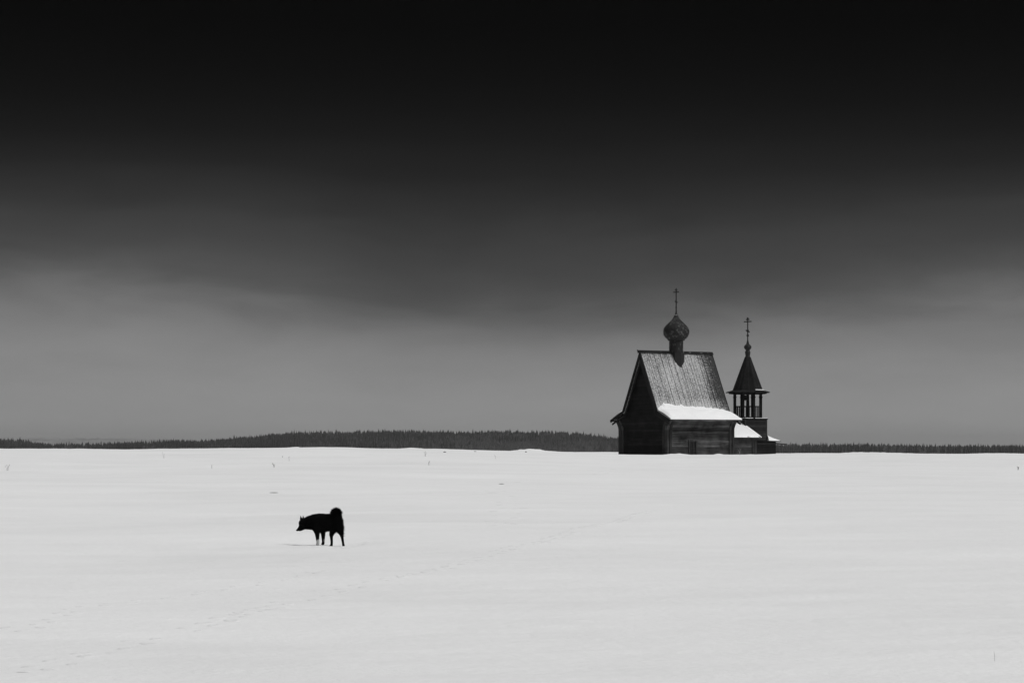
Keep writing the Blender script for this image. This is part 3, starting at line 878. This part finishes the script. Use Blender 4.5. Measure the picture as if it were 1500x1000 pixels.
stalks(413.5, 670, 1, .22, .02, 'short dark stub in the snow just above and left of the dog', 2, .014, .02)
stalks(424, 675, 2, .32, .02, 'thin pale stalk right beside the short dark stub above the dog', 3)
stalks(11, 689, 6, .26, .04, 'loose clump of dry stalks at the left edge of the snow field', 4, .005, .4)
stalks(623, 668, 5, .30, .03, 'small branching tuft just below the snow crest right of the dog', 5)
stalks(628, 681, 3, .24, .02, 'tiny dark tuft below the branching tuft, right of the dog', 6, .01)
stalks(402, 684, 6, .18, .04, 'low dry stems on the snow below the short dark stub', 7, .005, .4)
stalks(310, 686, 2, .20, .02, 'thin stem alone on the snow between the forked stalk and the dog', 8)
stalks(1491, 688, 4, .18, .03, 'low dark tuft at the right edge of the snow field', 9, .01)
stalks(1457, 968, 1, .10, .01, 'single fine stem in the near snow at the bottom right', 10, .0015, .1)
stalks(1084, 666, 5, .46, .04, 'dry grass stems standing against the vestibule wall of the chapel', 11)
stalks(726, 672, 2, .22, .02, 'short stem below the crest midway between the dog and the chapel', 12)
# wind-bared clods at the crest
def clod(px, py, w, h, label, seed):
    r = random.Random(seed); x, y, z = ground_at(px, py)
    bm = bmesh.new(); bmesh.ops.create_icosphere(bm, subdivisions=3, radius=1)
    for v in bm.verts:
        n = noise.noise(v.co*2.3 + Vector((seed, 0, 0)))
        v.co = Vector((v.co.x*w, v.co.y*w*.8, v.co.z*h))*(1+.45*n)
    me = bpy.data.meshes.new('turf_clod'); bm.to_mesh(me); bm.free(); me.materials.append(CRUST)
    o = bpy.data.objects.new('turf_clod', me); COL.objects.link(o); o.location = (x, y, z)
    tag(o, label, 'clod', 'dark clods of turf showing through the snow')
clod(770.5, 662.2, .07, .06, 'dark clod on the left flank of the snow mound nearest the chapel', 1)
clod(651.5, 662.3, .11, .05, 'flat dark clod just under the snow crest in mid field', 2)
clod(696, 661.3, .09, .03, 'thin dark clod under the crest between the mid field and the snow mound', 3)
clod(734.5, 709, .10, .018, 'low pale clod in the snow beside the scattered prints left of the chapel', 4)
clod(401, 721.5, .14, .012, 'long flat clod in the snow above the dog', 5)

# ------------------------------------------------------------------ air
bmb = MB(); bmb.box(-9900, 9900, -1650, 9300, -9.2, 46)
hm = bpy.data.materials.new('haze_air'); hm.use_nodes = True; hn = hm.node_tree
for n in list(hn.nodes):
    if n.type != 'OUTPUT_MATERIAL': hn.nodes.remove(n)
pv = hn.nodes.new('ShaderNodeVolumePrincipled'); pv.inputs['Color'].default_value = (.62,.62,.62,1)
pv.inputs['Density'].default_value = .00007; pv.inputs['Anisotropy'].default_value = 0.0
hn.links.new(pv.outputs[0], [n for n in hn.nodes if n.type == 'OUTPUT_MATERIAL'][0].inputs['Volume'])
hz = bmb.build('haze', hm); tag(hz, 'thin grey winter haze over the far hills', 'haze', kind='stuff')

# ------------------------------------------------------------------ sky and light
SUN_EL, SUN_AZ = R(52), R(118)          # azimuth clockwise from +Y (camera looks along +Y)
w = bpy.data.worlds.new('World'); S.world = w; w.use_nodes = True; nt = w.node_tree
bg = nt.nodes['Background']; 
sky = nt.nodes.new('ShaderNodeTexSky'); sky.sky_type = 'NISHITA'; sky.sun_disc = False
sky.sun_elevation = SUN_EL; sky.sun_rotation = SUN_AZ
bw = nt.nodes.new('ShaderNodeRGBToBW'); nt.links.new(sky.outputs[0], bw.inputs[0])
tc = nt.nodes.new('ShaderNodeTexCoord'); sp = nt.nodes.new('ShaderNodeSeparateXYZ'); nt.links.new(tc.outputs['Generated'], sp.inputs[0])
def M(op, a, c=None, clamp=False):
    n = nt.nodes.new('ShaderNodeMath'); n.operation = op; n.use_clamp = clamp
    for i, q in enumerate((a, c)):
        if q is None: continue
        if isinstance(q, (int, float)): n.inputs[i].default_value = q
        else: nt.links.new(q, n.inputs[i])
    return n.outputs[0]
X, Y, Z = sp.outputs
az = M('ARCTAN2', X, Y)                                   # 0 straight ahead
hor = M('SQRT', M('ADD', M('MULTIPLY', X, X), M('MULTIPLY', Y, Y)))
el = M('DIVIDE', Z, M('MAXIMUM', hor, .001))              # tangent of elevation
# large cloud billows: the lower edge of the dark cloud deck rises and sinks along the horizon
cb = nt.nodes.new('ShaderNodeCombineXYZ')
nt.links.new(M('MULTIPLY', az, 9.0), cb.inputs[0]); nt.links.new(M('MULTIPLY', el, 34.0), cb.inputs[1])
def nz(scale, detail, rough, off=0, dist=0.0):
    v = nt.nodes.new('ShaderNodeVectorMath'); v.operation = 'ADD'; nt.links.new(cb.outputs[0], v.inputs[0]); v.inputs[1].default_value = (off, off*.7, off*.3)
    n = nt.nodes.new('ShaderNodeTexNoise'); n.inputs['Scale'].default_value = scale; n.inputs['Detail'].default_value = detail
    n.inputs['Roughness'].default_value = rough; n.inputs['Distortion'].default_value = dist
    nt.links.new(v.outputs[0], n.inputs['Vector']); return M('SUBTRACT', n.outputs['Fac'], .5)
edge = nt.nodes.new('ShaderNodeMapRange'); edge.inputs[1].default_value = -.36; edge.inputs[2].default_value = .36
nt.links.new(az, edge.inputs[0])
fcv = nt.nodes.new('ShaderNodeFloatCurve'); nt.links.new(edge.outputs[0], fcv.inputs[1])
cm = fcv.mapping; c0 = cm.curves[0]
pts = [(0.0,.60),(.25,.60),(.33,.575),(.385,.52),(.425,.46),(.47,.42),(.52,.42),(.58,.44),(.65,.49),(.72,.56),(.85,.60),(1.0,.58)]
while len(c0.points) < len(pts): c0.points.new(.5, .5)
for p, q in zip(c0.points, pts): p.location = q
cm.update()
shift = M('MULTIPLY', M('SUBTRACT', fcv.outputs[0], .5), .075)
warp = M('ADD', M('MULTIPLY', nz(.55, 3, .5, 3.1), .012), M('MULTIPLY', nz(1.9, 5, .55, 9.7, .4), .016))
# shift only acts in the middle of the band, none at the skyline
up_ = nt.nodes.new('ShaderNodeMapRange'); up_.interpolation_type = 'SMOOTHSTEP'
for i_, v_ in ((1,.065),(2,.115),(3,1.0),(4,.15)): up_.inputs[i_].default_value = v_
nt.links.new(el, up_.inputs[0])
bell_ = M('MULTIPLY', M('MULTIPLY', el, 20.0, True), up_.outputs[0])
e2 = M('SUBTRACT', el, M('MULTIPLY', M('ADD', shift, warp), bell_))
def lin(v): v /= 255.; return v/12.92 if v < .04045 else ((v+.055)/1.055)**2.4
EXPO = .40
SKY = [(658,139),(620,144),(580,142),(545,136),(510,127),(480,116),(458,104),(438,93),(418,81),(392,71),(365,64),(335,59),(300,47),(250,33),(200,22),(150,14),(100,9),(40,5),(-100,4)]
base = ramp(nt, [((HY-y)/F*5.0, max(.0001, lin(v)/2**EXPO - .0008)) for y, v in SKY], M('MULTIPLY', e2, 5.0), 'LINEAR')
tex = M('ADD', 1.0, M('ADD', M('MULTIPLY', nz(1.1, 5, .55, 21., .3), .32), M('MULTIPLY', nz(6., 4, .6, 5., .2), .05)))
low = M('MULTIPLY', base.outputs[0], tex)
# overhead the overcast lets the daylight through
upm = nt.nodes.new('ShaderNodeMapRange'); upm.interpolation_type = 'SMOOTHSTEP'
upm.inputs[1].default_value = .35; upm.inputs[2].default_value = 1.3; nt.links.new(el, upm.inputs[0])
up = M('MULTIPLY', M('ADD', M('MULTIPLY', bw.outputs[0], .6), 2.6), upm.outputs[0])
tot = M('ADD', M('MULTIPLY', low, 10.0), up)
cmb = nt.nodes.new('ShaderNodeCombineColor')
for i in range(3): nt.links.new(tot, cmb.inputs[i])
nt.links.new(cmb.outputs[0], bg.inputs['Color']); bg.inputs['Strength'].default_value = .1

sl = bpy.data.lights.new('sun', 'SUN'); sl.energy = 1.52; sl.angle = R(35); sl.color = (1, 1, 1)
so = bpy.data.objects.new('sun', sl); COL.objects.link(so)
d = Vector((math.sin(SUN_AZ)*math.cos(SUN_EL), math.cos(SUN_AZ)*math.cos(SUN_EL), math.sin(SUN_EL)))
so.rotation_euler = d.to_track_quat('Z', 'Y').to_euler(); so.location = d*50

# ------------------------------------------------------------------ camera
cam = bpy.data.cameras.new('camera'); co = bpy.data.objects.new('camera', cam); COL.objects.link(co)
cam.sensor_width = 36; cam.lens = 36*F/1500; cam.shift_y = (HY-500)/1500.; cam.clip_start = .5; cam.clip_end = 30000
co.location = (0, 0, EYE); co.rotation_euler = (R(90), 0, 0)
S.camera = co
S.view_settings.view_transform = 'Standard'; S.view_settings.look = 'None'; S.view_settings.gamma = 1; S.view_settings.use_curve_mapping = False
S.view_settings.exposure = .40
S.cycles.max_bounces = 6; S.cycles.volume_bounces = 0
